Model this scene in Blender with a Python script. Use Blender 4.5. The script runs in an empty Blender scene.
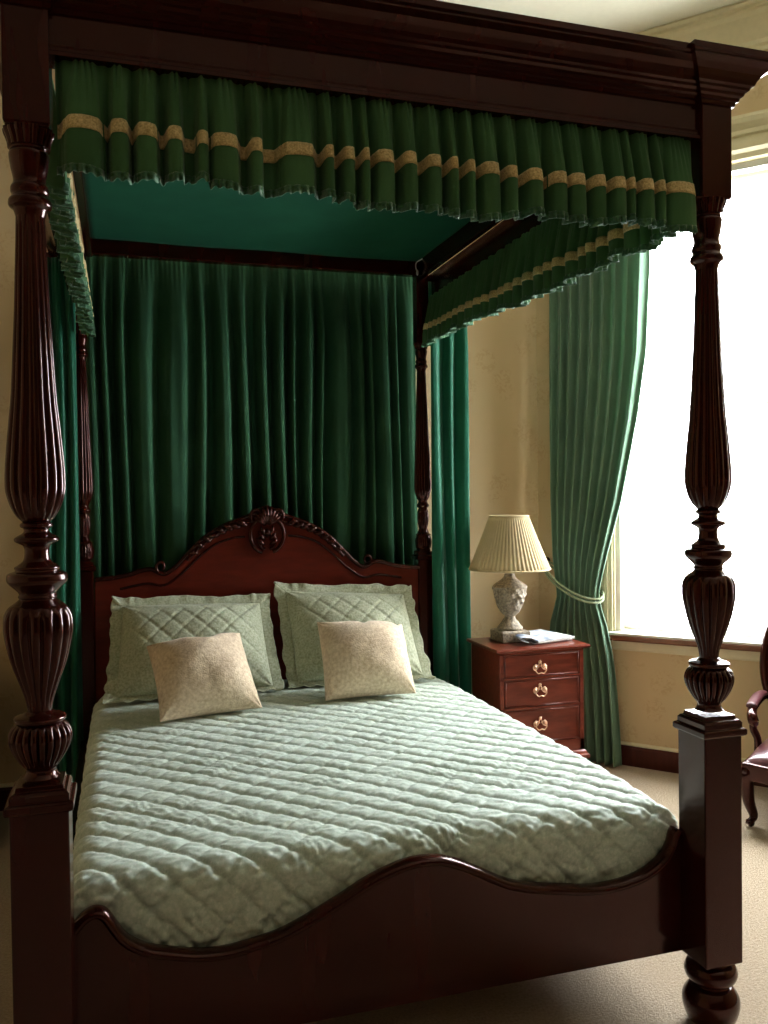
import bpy, math, random
import numpy as np
from mathutils import Matrix, Vector
random.seed(7); rng = np.random.default_rng(5)
PI = math.pi
C = bpy.context.scene.collection
SC = bpy.context.scene

# ---------------------------------------------------------------- helpers
def wpos(o):
    v = np.zeros(3)
    while o is not None:
        v += np.array(o.location); o = o.parent
    return v

def mesh(name, V, F, mat, parent=None, loc=None, smooth=True, bevel=0, solid=0, mats=None, auto=None):
    """V in the parent's root frame (world while roots carry no rotation); the object's origin is put at loc."""
    V = np.asarray(V, float)
    if loc is None: loc = wpos(parent) if parent is not None else np.array([0., 0., 0.])
    loc = np.asarray(loc, float)
    me = bpy.data.meshes.new(name)
    me.from_pydata([tuple(v) for v in (V - loc)], [], [tuple(int(i) for i in f) for f in F])
    me.materials.append(mat)
    if mats:
        for m in mats: me.materials.append(m)
    o = bpy.data.objects.new(name, me); C.objects.link(o)
    if parent is not None:
        o.parent = parent; o.location = loc - wpos(parent)
    else: o.location = loc
    if smooth:
        me.polygons.foreach_set('use_smooth', [True] * len(me.polygons))
        if auto is not None: me.set_sharp_from_angle(angle=math.radians(auto))
    if bevel:
        b = o.modifiers.new('bevel', 'BEVEL'); b.width = bevel; b.segments = 2; b.limit_method = 'ANGLE'; b.angle_limit = math.radians(40)
        b.harden_normals = False
    if solid:
        s = o.modifiers.new('solid', 'SOLIDIFY'); s.thickness = solid; s.offset = 0
    me.update()
    return o

def empty(name, loc, rz=0):
    o = bpy.data.objects.new(name, None); C.objects.link(o); o.location = loc; o.rotation_euler = (0, 0, rz)
    o.empty_display_size = .1
    return o

def tag(o, label, cat, group=None):
    o['label'] = label; o['category'] = cat
    if group: o['group'] = group
    return o

def struct(o): o['kind'] = 'structure'; return o

def join(*parts):
    V = []; F = []; n = 0
    for v, f in parts:
        V.append(np.asarray(v, float)); F += [tuple(i + n for i in q) for q in f]; n += len(v)
    return np.concatenate(V), F

def box(x0, x1, y0, y1, z0, z1):
    V = [(x0,y0,z0),(x1,y0,z0),(x1,y1,z0),(x0,y1,z0),(x0,y0,z1),(x1,y0,z1),(x1,y1,z1),(x0,y1,z1)]
    return np.array(V, float), [(3,2,1,0),(4,5,6,7),(0,1,5,4),(1,2,6,5),(2,3,7,6),(3,0,4,7)]

def xf(vf, M):
    v, f = vf; M = np.array(M)
    return v @ M[:3,:3].T + M[:3,3], f

def T(x, y, z, rz=0, rx=0, ry=0, s=1):
    return np.array(Matrix.Translation((x,y,z)) @ Matrix.Rotation(rz,4,'Z') @ Matrix.Rotation(ry,4,'Y') @ Matrix.Rotation(rx,4,'X') @ Matrix.Scale(s,4))

def lathe(prof, n=48, cx=0, cy=0, mod=None):
    """prof: list of (r,z); mod(theta,z,r)->factor"""
    pr = np.array(prof, float); m = len(pr)
    th = np.arange(n) * 2 * PI / n
    R = np.repeat(pr[:,0][:,None], n, 1); Z = np.repeat(pr[:,1][:,None], n, 1)
    if mod is not None: R = R * mod(th[None,:], Z, R)
    V = np.stack([cx + R*np.cos(th), cy + R*np.sin(th), Z], -1).reshape(-1,3)
    F = []
    for i in range(m-1):
        for j in range(n):
            a = i*n+j; b = i*n+(j+1)%n
            F.append((a, b, b+n, a+n))
    F.append(tuple(range(n-1,-1,-1))); F.append(tuple((m-1)*n + j for j in range(n)))
    return V, F

def sqlathe(prof, cx=0, cy=0):
    """square section stack: prof list of (halfsize, z)"""
    V = []; F = []
    for h, z in prof: V += [(cx-h,cy-h,z),(cx+h,cy-h,z),(cx+h,cy+h,z),(cx-h,cy+h,z)]
    m = len(prof)
    for i in range(m-1):
        for j in range(4):
            a = 4*i+j; b = 4*i+(j+1)%4; F.append((a,b,b+4,a+4))
    F.append((3,2,1,0)); k = 4*(m-1); F.append((k,k+1,k+2,k+3))
    return np.array(V), F

def smoothprof(pts, per=6):
    """Catmull-Rom through (r,z) points"""
    P = np.array(pts, float); P = np.vstack([2*P[0]-P[1], P, 2*P[-1]-P[-2]])
    out = []
    for i in range(1, len(P)-2):
        for t in np.linspace(0,1,per,endpoint=False):
            p0,p1,p2,p3 = P[i-1:i+3]
            out.append(.5*((2*p1)+(-p0+p2)*t+(2*p0-5*p1+4*p2-p3)*t*t+(-p0+3*p1-3*p2+p3)*t**3))
    out.append(P[-2]); return np.array(out)

def sweep(path, rad, n=10, closed=False, cap=True, flat=None):
    """tube along 3-D path, rad scalar or list; flat=(a,b) elliptical scaling with reference up"""
    P = np.array(path, float); m = len(P)
    R = np.full(m, rad) if np.isscalar(rad) else np.array(rad, float)
    Tn = np.gradient(P, axis=0)
    if closed: Tn = np.roll(P,-1,0) - np.roll(P,1,0)
    Tn /= np.linalg.norm(Tn,axis=1)[:,None] + 1e-12
    up = np.array([0,0,1.]) if abs(Tn[0][2]) < .9 else np.array([1.,0,0])
    V = []
    u = up - Tn[0]*(up@Tn[0]); u /= np.linalg.norm(u)
    for i in range(m):
        u = u - Tn[i]*(u@Tn[i]); u /= np.linalg.norm(u); w = np.cross(Tn[i], u)
        for k in range(n):
            a = 2*PI*k/n; fa, fb = (1,1) if flat is None else flat
            V.append(P[i] + R[i]*(fa*math.cos(a)*u + fb*math.sin(a)*w))
    F = []
    mm = m if closed else m-1
    for i in range(mm):
        for k in range(n):
            a = i*n+k; b = i*n+(k+1)%n; c = ((i+1)%m)*n+(k+1)%n; d = ((i+1)%m)*n+k
            F.append((a,b,c,d))
    if cap and not closed:
        F.append(tuple(range(n-1,-1,-1))); F.append(tuple((m-1)*n+k for k in range(n)))
    return np.array(V), F

def spline(pts, per=8): return smoothprof(pts, per)

def extrude(outline, y0, y1, axis='y'):
    """2-D outline (a,b) extruded along y: (a, y, b)"""
    P = np.array(outline, float); n = len(P)
    A = np.column_stack([P[:,0], np.full(n,y0), P[:,1]]); B = np.column_stack([P[:,0], np.full(n,y1), P[:,1]])
    V = np.vstack([A,B]); F = [(i,(i+1)%n,n+(i+1)%n,n+i) for i in range(n)]
    F.append(tuple(range(n-1,-1,-1))); F.append(tuple(range(n,2*n)))
    return V, F

def proframe(prof, A, B, out, up=(0,0,1)):
    """closed 2-D profile (o,z) swept straight from A to B; o along 'out'"""
    A = np.array(A,float); B = np.array(B,float); out = np.array(out,float); up = np.array(up,float)
    P = np.array(prof,float); n = len(P)
    V = np.vstack([A + P[:,:1]*out + P[:,1:]*up, B + P[:,:1]*out + P[:,1:]*up])
    F = [(i,(i+1)%n,n+(i+1)%n,n+i) for i in range(n)]
    F.append(tuple(range(n-1,-1,-1))); F.append(tuple(range(n,2*n)))
    return V, F

def grid(fn, nu, nv, u0=0, u1=1, v0=0, v1=1, wrapu=False):
    U, Vv = np.meshgrid(np.linspace(u0,u1,nu), np.linspace(v0,v1,nv))
    P = np.stack(fn(U,Vv), -1).reshape(-1,3)
    F = [(j*nu+i, j*nu+i+1, (j+1)*nu+i+1, (j+1)*nu+i) for j in range(nv-1) for i in range(nu-1)]
    return P, F

def wob(x, y, seed=0, k=8, f=1.0):
    r = np.random.default_rng(seed); out = 0*x
    for i in range(k):
        a = r.uniform(0,2*PI); fr = f*r.uniform(.5,1.8); ph = r.uniform(0,2*PI)
        out = out + np.sin(fr*(x*math.cos(a)+y*math.sin(a))*2*PI+ph)
    return out/k**.5/1.2

def folds(t, edges, sharp=.25):
    """edges: increasing positions; between edges[2k],edges[2k+1] a raised face, else a valley; smooth"""
    out = np.zeros_like(t)
    for a, b in edges:
        w = (b-a); s = w*sharp + .001
        lo = np.clip((t-a+s*.5)/s,0,1); hi = np.clip((b-t+s*.5)/s,0,1)
        out = np.maximum(out, (lo*lo*(3-2*lo))*(hi*hi*(3-2*hi)))
    return out

# ---------------------------------------------------------------- materials
def nodes(name):
    m = bpy.data.materials.new(name); m.use_nodes = True
    nt = m.node_tree; b = nt.nodes['Principled BSDF']
    return m, nt, b
def N(nt, t, **kw):
    n = nt.nodes.new(t)
    for k, v in kw.items():
        if k.startswith('i_'): n.inputs[k[2:].replace('_',' ')].default_value = v
        else: setattr(n, k, v)
    return n
def ramp(nt, fac, stops):
    r = nt.nodes.new('ShaderNodeValToRGB'); e = r.color_ramp.elements
    while len(e) < len(stops): e.new(.5)
    for el, (p, c) in zip(e, stops): el.position = p; el.color = (*c, 1)
    nt.links.new(fac, r.inputs[0]); return r.outputs[0]
def coords(nt, scale=(1,1,1), kind='Object', rot=(0,0,0)):
    tc = nt.nodes.new('ShaderNodeTexCoord'); mp = nt.nodes.new('ShaderNodeMapping')
    mp.inputs['Scale'].default_value = scale; mp.inputs['Rotation'].default_value = rot
    nt.links.new(tc.outputs[kind], mp.inputs[0]); return mp.outputs[0]
def bump(nt, b, h, strength=.3, dist=.002):
    n = nt.nodes.new('ShaderNodeBump'); n.inputs['Strength'].default_value = strength; n.inputs['Distance'].default_value = dist
    nt.links.new(h, n.inputs['Height']); nt.links.new(n.outputs[0], b.inputs['Normal'])

def wood(name, c0, c1, rough=.25, coat=.4, scale=(14,14,1.2)):
    m, nt, b = nodes(name)
    v = coords(nt, scale); n = N(nt,'ShaderNodeTexNoise'); n.inputs['Scale'].default_value = 3; n.inputs['Detail'].default_value = 3; b.inputs['Specular Tint'].default_value = (1,.5,.42,1); b.inputs['Specular IOR Level'].default_value = .40
    nt.links.new(v, n.inputs['Vector'])
    nt.links.new(ramp(nt, n.outputs['Fac'], [(.35,c0),(.7,c1)]), b.inputs['Base Color'])
    b.inputs['Roughness'].default_value = rough; b.inputs['Coat Weight'].default_value = coat; b.inputs['Coat Roughness'].default_value = .12
    bump(nt, b, n.outputs['Fac'], .05, .001)
    return m
def cloth(name, c0, c1, rough=.85, sheen=.2, scale=250, bs=.25, trans=0, nscale=6):
    m, nt, b = nodes(name)
    v = coords(nt); n = N(nt,'ShaderNodeTexNoise'); n.inputs['Scale'].default_value = nscale; n.inputs['Detail'].default_value = 4
    nt.links.new(v, n.inputs['Vector'])
    nt.links.new(ramp(nt, n.outputs['Fac'], [(.3,c0),(.7,c1)]), b.inputs['Base Color'])
    n2 = N(nt,'ShaderNodeTexNoise'); n2.inputs['Scale'].default_value = scale; nt.links.new(v, n2.inputs['Vector'])
    bump(nt, b, n2.outputs['Fac'], bs, .002)
    b.inputs['Roughness'].default_value = rough; b.inputs['Sheen Weight'].default_value = sheen; b.inputs['Sheen Roughness'].default_value = .4
    b.inputs['Specular IOR Level'].default_value = .25
    if trans:
        tr = nt.nodes.new('ShaderNodeBsdfTranslucent'); mx = nt.nodes.new('ShaderNodeMixShader'); mx.inputs[0].default_value = trans
        tr.inputs[0].default_value = (*[min(1,x*1.3) for x in c1],1)
        out = nt.nodes['Material Output']
        nt.links.new(b.outputs[0], mx.inputs[1]); nt.links.new(tr.outputs[0], mx.inputs[2]); nt.links.new(mx.outputs[0], out.inputs[0])
    return m
def plain(name, c, rough=.5, metal=0, noise=0, bs=0, sc=40, coat=0):
    m, nt, b = nodes(name)
    v = coords(nt); n = N(nt,'ShaderNodeTexNoise'); n.inputs['Scale'].default_value = sc; n.inputs['Detail'].default_value = 5
    nt.links.new(v, n.inputs['Vector'])
    c = np.array(c); nt.links.new(ramp(nt, n.outputs['Fac'], [(.3,tuple(c*(1-noise))),(.7,tuple(np.minimum(1,c*(1+noise))))]), b.inputs['Base Color'])
    b.inputs['Roughness'].default_value = rough; b.inputs['Metallic'].default_value = metal; b.inputs['Coat Weight'].default_value = coat
    if bs: bump(nt, b, n.outputs['Fac'], bs, .003)
    return m

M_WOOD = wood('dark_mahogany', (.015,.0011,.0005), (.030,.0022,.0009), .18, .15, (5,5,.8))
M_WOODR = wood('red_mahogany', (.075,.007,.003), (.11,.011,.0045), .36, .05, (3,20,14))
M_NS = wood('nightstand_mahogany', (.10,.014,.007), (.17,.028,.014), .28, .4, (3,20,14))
M_BRASS = plain('aged_brass', (.85,.55,.38), .3, 1)
M_VAL = cloth('green_valance_cloth', (.042,.115,.042), (.060,.155,.058), .9, .1)
M_GOLD = cloth('gold_braid', (.38,.27,.10), (.80,.62,.32), .7, .2, 500, .8, nscale=220)
M_FRINGE = cloth('green_fringe', (.028,.095,.042), (.07,.16,.085), .8, .3, 300, .8, nscale=120)
M_BACK = cloth('dark_green_curtain', (.020,.070,.033), (.028,.092,.043), .9, 0)
M_DRAPE = cloth('emerald_satin_drape', (.007,.105,.055), (.010,.14,.075), .5, .3, trans=.12)
M_WCURT = cloth('sage_green_curtain', (.13,.23,.15), (.17,.29,.19), .75, .3, trans=.15)
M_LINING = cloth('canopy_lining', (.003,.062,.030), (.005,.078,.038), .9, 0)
M_CUSH = cloth('cream_boucle', (.58,.42,.28), (.84,.68,.50), .95, .3, 170, 1.0, nscale=75)
M_SHADE = cloth('pleated_cream_shade', (.62,.50,.30), (.68,.56,.35), .9, .1, 300, .1, trans=.25)
M_STONE = plain('carved_stone', (.27,.215,.15), .75, 0, .55, 1.0, 90)
M_CEIL = plain('ceiling_paint', (.62,.58,.44), .9, 0, .02)
M_TRIM = plain('cream_paint', (.72,.64,.42), .55, 0, .03)
M_WHITE = plain('white_window_paint', (.8,.77,.66), .5, 0, .02)
M_BASE = wood('baseboard_mahogany', (.035,.005,.003), (.06,.009,.005), .4, .1)
M_SILL = wood('sill_wood', (.13,.045,.018), (.20,.075,.03), .4, .2, (4,4,20))
M_ROPE = cloth('sage_rope', (.20,.26,.14), (.36,.40,.24), .7, .3, 200, 1.0, nscale=120)
M_LEATHER = plain('burgundy_leather', (.10,.03,.035), .30, 0, .2, .1, 60, .3)
M_MATT = cloth('cream_ticking', (.55,.52,.42), (.6,.57,.46))
M_STEEL = plain('white_metal_hook', (.75,.75,.72), .3, .6)
M_REAR = plain('rear_wall_darkened', (.06,.03,.015), .9, 0, .05)  # gloom behind the camera put into the colour, keeps post reflections dark

def make_quilt():
    m, nt, b = nodes('quilted_mint_fabric')
    v = coords(nt); n = N(nt,'ShaderNodeTexNoise'); n.inputs['Scale'].default_value = 95; n.inputs['Detail'].default_value = 6; n.inputs['Roughness'].default_value = .8
    nt.links.new(v, n.inputs['Vector'])
    n3 = N(nt,'ShaderNodeTexNoise'); n3.inputs['Scale'].default_value = 3; nt.links.new(v, n3.inputs['Vector'])
    c = ramp(nt, n.outputs['Fac'], [(.35,(.42,.52,.43)),(.50,(.55,.63,.54)),(.66,(.76,.79,.72))])
    mx = N(nt,'ShaderNodeMixRGB', blend_type='MULTIPLY'); mx.inputs[0].default_value = .5
    nt.links.new(c, mx.inputs[1]); nt.links.new(ramp(nt, n3.outputs['Fac'], [(.3,(.88,.9,.85)),(.7,(1,1,1))]), mx.inputs[2])
    nt.links.new(mx.outputs[0], b.inputs['Base Color'])
    b.inputs['Roughness'].default_value = .7; b.inputs['Sheen Weight'].default_value = .15; b.inputs['Specular IOR Level'].default_value = .3
    bump(nt, b, n.outputs['Fac'], .4, .002)
    return m
M_QUILT = make_quilt()
def make_sham():
    m, nt, b = nodes('sage_sham_fabric')
    v = coords(nt); n = N(nt,'ShaderNodeTexNoise'); n.inputs['Scale'].default_value = 110; n.inputs['Detail'].default_value = 5
    nt.links.new(v, n.inputs['Vector'])
    nt.links.new(ramp(nt, n.outputs['Fac'], [(.35,(.33,.36,.23)),(.65,(.55,.56,.41))]), b.inputs['Base Color'])
    b.inputs['Roughness'].default_value = .7; b.inputs['Sheen Weight'].default_value = .2; b.inputs['Specular IOR Level'].default_value = .3
    bump(nt, b, n.outputs['Fac'], .5, .003)
    return m
M_SHAM = make_sham()
def make_wall():
    m, nt, b = nodes('damask_wallpaper')
    v = coords(nt, (1,1,1)); vo = N(nt,'ShaderNodeTexVoronoi'); vo.inputs['Scale'].default_value = 5.5; nt.links.new(v, vo.inputs['Vector'])
    n = N(nt,'ShaderNodeTexNoise'); n.inputs['Scale'].default_value = 34; n.inputs['Detail'].default_value = 3; n.inputs['Distortion'].default_value = 1.5
    nt.links.new(v, n.inputs['Vector'])
    blob = ramp(nt, vo.outputs['Distance'], [(.30,(1,1,1)),(.42,(0,0,0))]); vein = ramp(nt, n.outputs['Fac'], [(.50,(0,0,0)),(.56,(1,1,1))])
    mu = N(nt,'ShaderNodeMixRGB', blend_type='MULTIPLY'); mu.inputs[0].default_value = 1; nt.links.new(blob, mu.inputs[1]); nt.links.new(vein, mu.inputs[2])
    mx = N(nt,'ShaderNodeMixRGB'); nt.links.new(mu.outputs[0], mx.inputs[0])
    mx.inputs[1].default_value = (.64,.48,.27,1); mx.inputs[2].default_value = (.59,.42,.23,1)
    nt.links.new(mx.outputs[0], b.inputs['Base Color']); b.inputs['Roughness'].default_value = .8
    return m
M_WALL = make_wall()
def make_carpet():
    m, nt, b = nodes('beige_carpet')
    v = coords(nt); n = N(nt,'ShaderNodeTexNoise'); n.inputs['Scale'].default_value = 110; n.inputs['Detail'].default_value = 4; n.inputs['Roughness'].default_value = .75
    nt.links.new(v, n.inputs['Vector'])
    nt.links.new(ramp(nt, n.outputs['Fac'], [(.3,(.34,.245,.15)),(.7,(.60,.465,.32))]), b.inputs['Base Color'])
    b.inputs['Roughness'].default_value = .95; b.inputs['Sheen Weight'].default_value = .2
    bump(nt, b, n.outputs['Fac'], 1.0, .008)
    return m
M_CARPET = make_carpet()
def make_glass():
    m = bpy.data.materials.new('window_glass'); m.use_nodes = True; nt = m.node_tree; nt.nodes.clear()
    o = N(nt,'ShaderNodeOutputMaterial'); t = N(nt,'ShaderNodeBsdfTransparent'); g = N(nt,'ShaderNodeBsdfGlossy'); g.inputs['Roughness'].default_value = .02
    mx = N(nt,'ShaderNodeMixShader'); mx.inputs[0].default_value = .06
    nt.links.new(t.outputs[0], mx.inputs[1]); nt.links.new(g.outputs[0], mx.inputs[2]); nt.links.new(mx.outputs[0], o.inputs[0])
    return m
M_GLASS = make_glass()
def make_net():
    m = bpy.data.materials.new('white_net'); m.use_nodes = True; nt = m.node_tree; nt.nodes.clear()
    o = N(nt,'ShaderNodeOutputMaterial'); t = N(nt,'ShaderNodeBsdfTransparent'); g = N(nt,'ShaderNodeBsdfTranslucent'); g.inputs[0].default_value = (.95,.94,.92,1)
    d = N(nt,'ShaderNodeBsdfDiffuse'); d.inputs[0].default_value = (.85,.84,.8,1)
    m1 = N(nt,'ShaderNodeMixShader'); m1.inputs[0].default_value = .3
    nt.links.new(g.outputs[0], m1.inputs[1]); nt.links.new(d.outputs[0], m1.inputs[2])
    mx = N(nt,'ShaderNodeMixShader')
    v = coords(nt); n = N(nt,'ShaderNodeTexNoise'); n.inputs['Scale'].default_value = 60; nt.links.new(v, n.inputs['Vector'])
    r = nt.nodes.new('ShaderNodeMapRange'); r.inputs['To Min'].default_value = .25; r.inputs['To Max'].default_value = .6; nt.links.new(n.outputs['Fac'], r.inputs[0])
    nt.links.new(r.outputs[0], mx.inputs[0])
    nt.links.new(t.outputs[0], mx.inputs[1]); nt.links.new(m1.outputs[0], mx.inputs[2]); nt.links.new(mx.outputs[0], o.inputs[0])
    return m
M_NET = make_net()
def make_page():
    m, nt, b = nodes('printed_page')
    v = coords(nt); n = N(nt,'ShaderNodeTexNoise'); n.inputs['Scale'].default_value = 16; n.inputs['Detail'].default_value = 3; nt.links.new(v, n.inputs['Vector'])
    nt.links.new(ramp(nt, n.outputs['Fac'], [(.30,(.10,.14,.22)),(.42,(.45,.5,.58)),(.52,(.80,.83,.84)),(.75,(.86,.88,.88))]), b.inputs['Base Color'])
    b.inputs['Roughness'].default_value = .35
    return m
M_PAGE = make_page()
M_PAPER = plain('page_edges', (.62,.60,.55), .8, 0, .15, .3, 120)
M_SPINE = plain('dark_magazine_cover', (.05,.05,.07), .35, 0, .3)

# ---------------------------------------------------------------- room shell
CEIL = 3.78; YB = 2.40; XL = -2.3; YR = -4.4
A = math.radians(49); P0 = np.array([2.42, 2.40, 0.]); DR = np.array([math.cos(A), -math.sin(A), 0]); NI = -np.array([math.sin(A), math.cos(A), 0])   # NI: into room
def W(s, z, off=0): return P0 + DR*s + NI*off + np.array([0,0,z])
SE = 2.35; PE = W(SE, 0); XR = PE[0]
floor_out = [(XL,YR),(XR,YR),(XR,PE[1]),(P0[0],YB),(XL,YB)]
def slab(z0, z1, grow=.1):
    P = [(XL-grow,YR-grow),(XR+grow,YR-grow),(XR+grow,PE[1]+grow*.6),(P0[0]+grow*.6,YB+grow),(XL-grow,YB+grow)]
    V = [(x,y,z0) for x,y in P] + [(x,y,z1) for x,y in P]; n = 5
    return np.array(V,float), [(4,3,2,1,0),(5,6,7,8,9)] + [(i,(i+1)%n,n+(i+1)%n,n+i) for i in range(n)]
struct(mesh('floor', *slab(-.1,0), M_CARPET, smooth=False))
struct(mesh('ceiling', *slab(CEIL,CEIL+.1), M_CEIL, smooth=False))
struct(mesh('wall_back', *box(XL-.15,P0[0],YB,YB+.15,0,CEIL), M_WALL, smooth=False))
struct(mesh('wall_left', *box(XL-.15,XL,YR-.15,YB+.15,0,CEIL), M_WALL, smooth=False))
struct(mesh('wall_rear', *box(XL-.15,XR+.15,YR-.15,YR,0,CEIL), M_REAR, smooth=False))

def wframe(vf, org, du, dn):
    """map (s,off,z) boxes to world: s along du, off along dn"""
    v, f = vf; du = np.array(du); dn = np.array(dn)
    w = np.array(org) + v[:,:1]*du + v[:,1:2]*dn + np.column_stack([np.zeros((len(v),2)), v[:,2]])
    if np.cross(du, dn)[2] < 0: f = [q[::-1] for q in f]
    return w, f

def hole_wall(name, org, du, dn, L, s0, s1, z0, z1, th=.22):
    bx = join(box(-.05,s0,-th,0,0,CEIL), box(s1,L,-th,0,0,CEIL), box(s0,s1,-th,0,0,z0), box(s0,s1,-th,0,z1,CEIL))
    return struct(mesh(name, *wframe(bx, org, du, dn), M_WALL, smooth=False))

CAS = .085   # casing width
def window(num, org, du, dn, s0, s1, z0, z1, rail):
    """sash window filling hole (s0..s1, z0..z1)"""
    fr = lambda vf: wframe(vf, org, du, dn)
    loc = np.array(org) + np.array(du)*(s0+s1)/2 + np.array([0,0,z0])
    w = mesh('window_%d' % num, *fr(join(box(s0,s0+.03,-.20,0,z0,z1), box(s1-.03,s1,-.20,0,z0,z1), box(s0,s1,-.20,0,z1-.03,z1), box(s0,s1,-.20,0,z0,z0+.02))), M_WHITE, loc=loc, smooth=False)
    struct(w)
    # casing
    cs = []
    for a, b in ((s0-CAS, s0+.005), (s1-.005, s1+CAS)):
        cs += [box(a,b,0,.018,z0-.0,z1+.02), box(a+.012,b-.012,0,.027,z0,z1+.01), box(a+.03,b-.035,0,.033,z0,z1+.01)]
    mesh('window_casing', *fr(join(*cs)), M_TRIM, w, smooth=False, bevel=.003)
    hp = [(0,z1-.01),(.02,z1-.01),(.02,z1+.015),(.035,z1+.02),(.035,z1+.04),(.05,z1+.05),(.055,z1+.075),(.075,z1+.09),(.075,z1+.095),(.03,z1+.10),(.03,z1+.165),(.045,z1+.17),(.05,z1+.19),(.075,z1+.215),(.085,z1+.235),(.085,z1+.25),(0,z1+.25)]
    Aw = np.array(org)+np.array(du)*(s0-CAS-.03); Bw = np.array(org)+np.array(du)*(s1+CAS+.03)
    mesh('window_head', *proframe(hp, Aw, Bw, dn), M_TRIM, w, smooth=False)
    # sashes: lower inner, upper outer
    def sash(nm, za, zb, o0, o1):
        t = .045
        a = join(box(s0+.03,s0+.03+t,o0,o1,za,zb), box(s1-.03-t,s1-.03,o0,o1,za,zb), box(s0+.03,s1-.03,o0,o1,za,za+t+.01), box(s0+.03,s1-.03,o0,o1,zb-t,zb))
        sh = mesh(nm, *fr(a), M_WHITE, w, smooth=False, bevel=.003)
        mesh('pane', *fr(box(s0+.03+t,s1-.03-t,(o0+o1)/2-.002,(o0+o1)/2+.002,za+t,zb-t)), M_GLASS, sh, smooth=False)
    sash('lower_sash', z0+.02, rail+.02, -.10, -.065)
    sash('upper_sash', rail-.02, z1-.03, -.14, -.105)
    sl = [(-.1,z0-.022),(.05,z0-.022),(.058,z0-.012),(.05,z0),(-.1,z0+.008)]
    As = np.array(org)+np.array(du)*(s0-CAS+.005); Bs = np.array(org)+np.array(du)*(s1+CAS-.005)
    mesh('window_sill', *proframe([(-.0,z0),(.055,z0),(.055,z0+.012),(-.0,z0+.016)], As, Bs, dn), M_WHITE, w, smooth=False)
    mesh('sill_edge', *proframe([(0,z0-.03),(.052,z0-.03),(.06,z0-.022),(.06,z0-.004),(.052,z0),(0,z0)], As, Bs, dn), M_SILL, w, smooth=False)
    mesh('sill_apron', *proframe([(0,z0-.085),(.012,z0-.085),(.018,z0-.075),(.018,z0-.03),(0,z0-.03)], As+np.array(du)*.03, Bs-np.array(du)*.03, dn), M_TRIM, w, smooth=False)
    # reveal lining boards hide brick at hole sides
    return w
WS0, WS1, WZ0, WZ1, WR = .435, 1.93, .70, 3.03, 1.885
hole_wall('wall_bay', P0, DR, NI, SE+.05, WS0, WS1, WZ0, WZ1)
window(1, P0, DR, NI, WS0, WS1, WZ0, WZ1, WR)
struct(mesh('wall_right', *box(XR,XR+.15,YR-.15,PE[1]+.1,0,CEIL), M_WALL, smooth=False))

# baseboards + cornice
bb = [(0,0),(.022,0),(.022,.095),(.014,.105),(.0,.107)]
bc = [(0,.107),(.016,.107),(.018,.114),(.010,.122),(0,.122)]
def run(prof, pts, name, mat, kind='trim'):
    for i in range(len(pts)-1):
        a, b, n = pts[i][0], pts[i+1][0], pts[i][1]
        struct(mesh('%s' % (name[i] if isinstance(name, list) else name), *proframe(prof, a, b, n), mat, smooth=False))
seg = [((XL,YB,0),(P0[0],YB,0),(0,-1,0),'back'), (tuple(P0),tuple(PE),tuple(NI),'bay'), ((XR,PE[1],0),(XR,YR,0),(-1,0,0),'right'), ((XL,YR,0),(XL,YB,0),(1,0,0),'left'), ((XR,YR,0),(XL,YR,0),(0,1,0),'rear')]
cz = [(0,3.60),(.012,3.60),(.016,3.615),(.03,3.625),(.034,3.645),(.05,3.66),(.08,3.69),(.115,3.725),(.125,3.745),(.14,3.75),(.14,3.765),(.165,3.772),(.165,3.779),(0,3.779)]
k = 1
for a, b, n, nm in seg:
    o = struct(mesh('baseboard_'+nm, *proframe(bb, a, b, n), M_BASE, smooth=False))
    mesh('baseboard_cap', *proframe(bc, a, b, n), M_TRIM, o, smooth=False)
    struct(mesh('trim_%d' % k, *proframe(cz, a, b, n), M_TRIM, smooth=False)); k += 1

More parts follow.
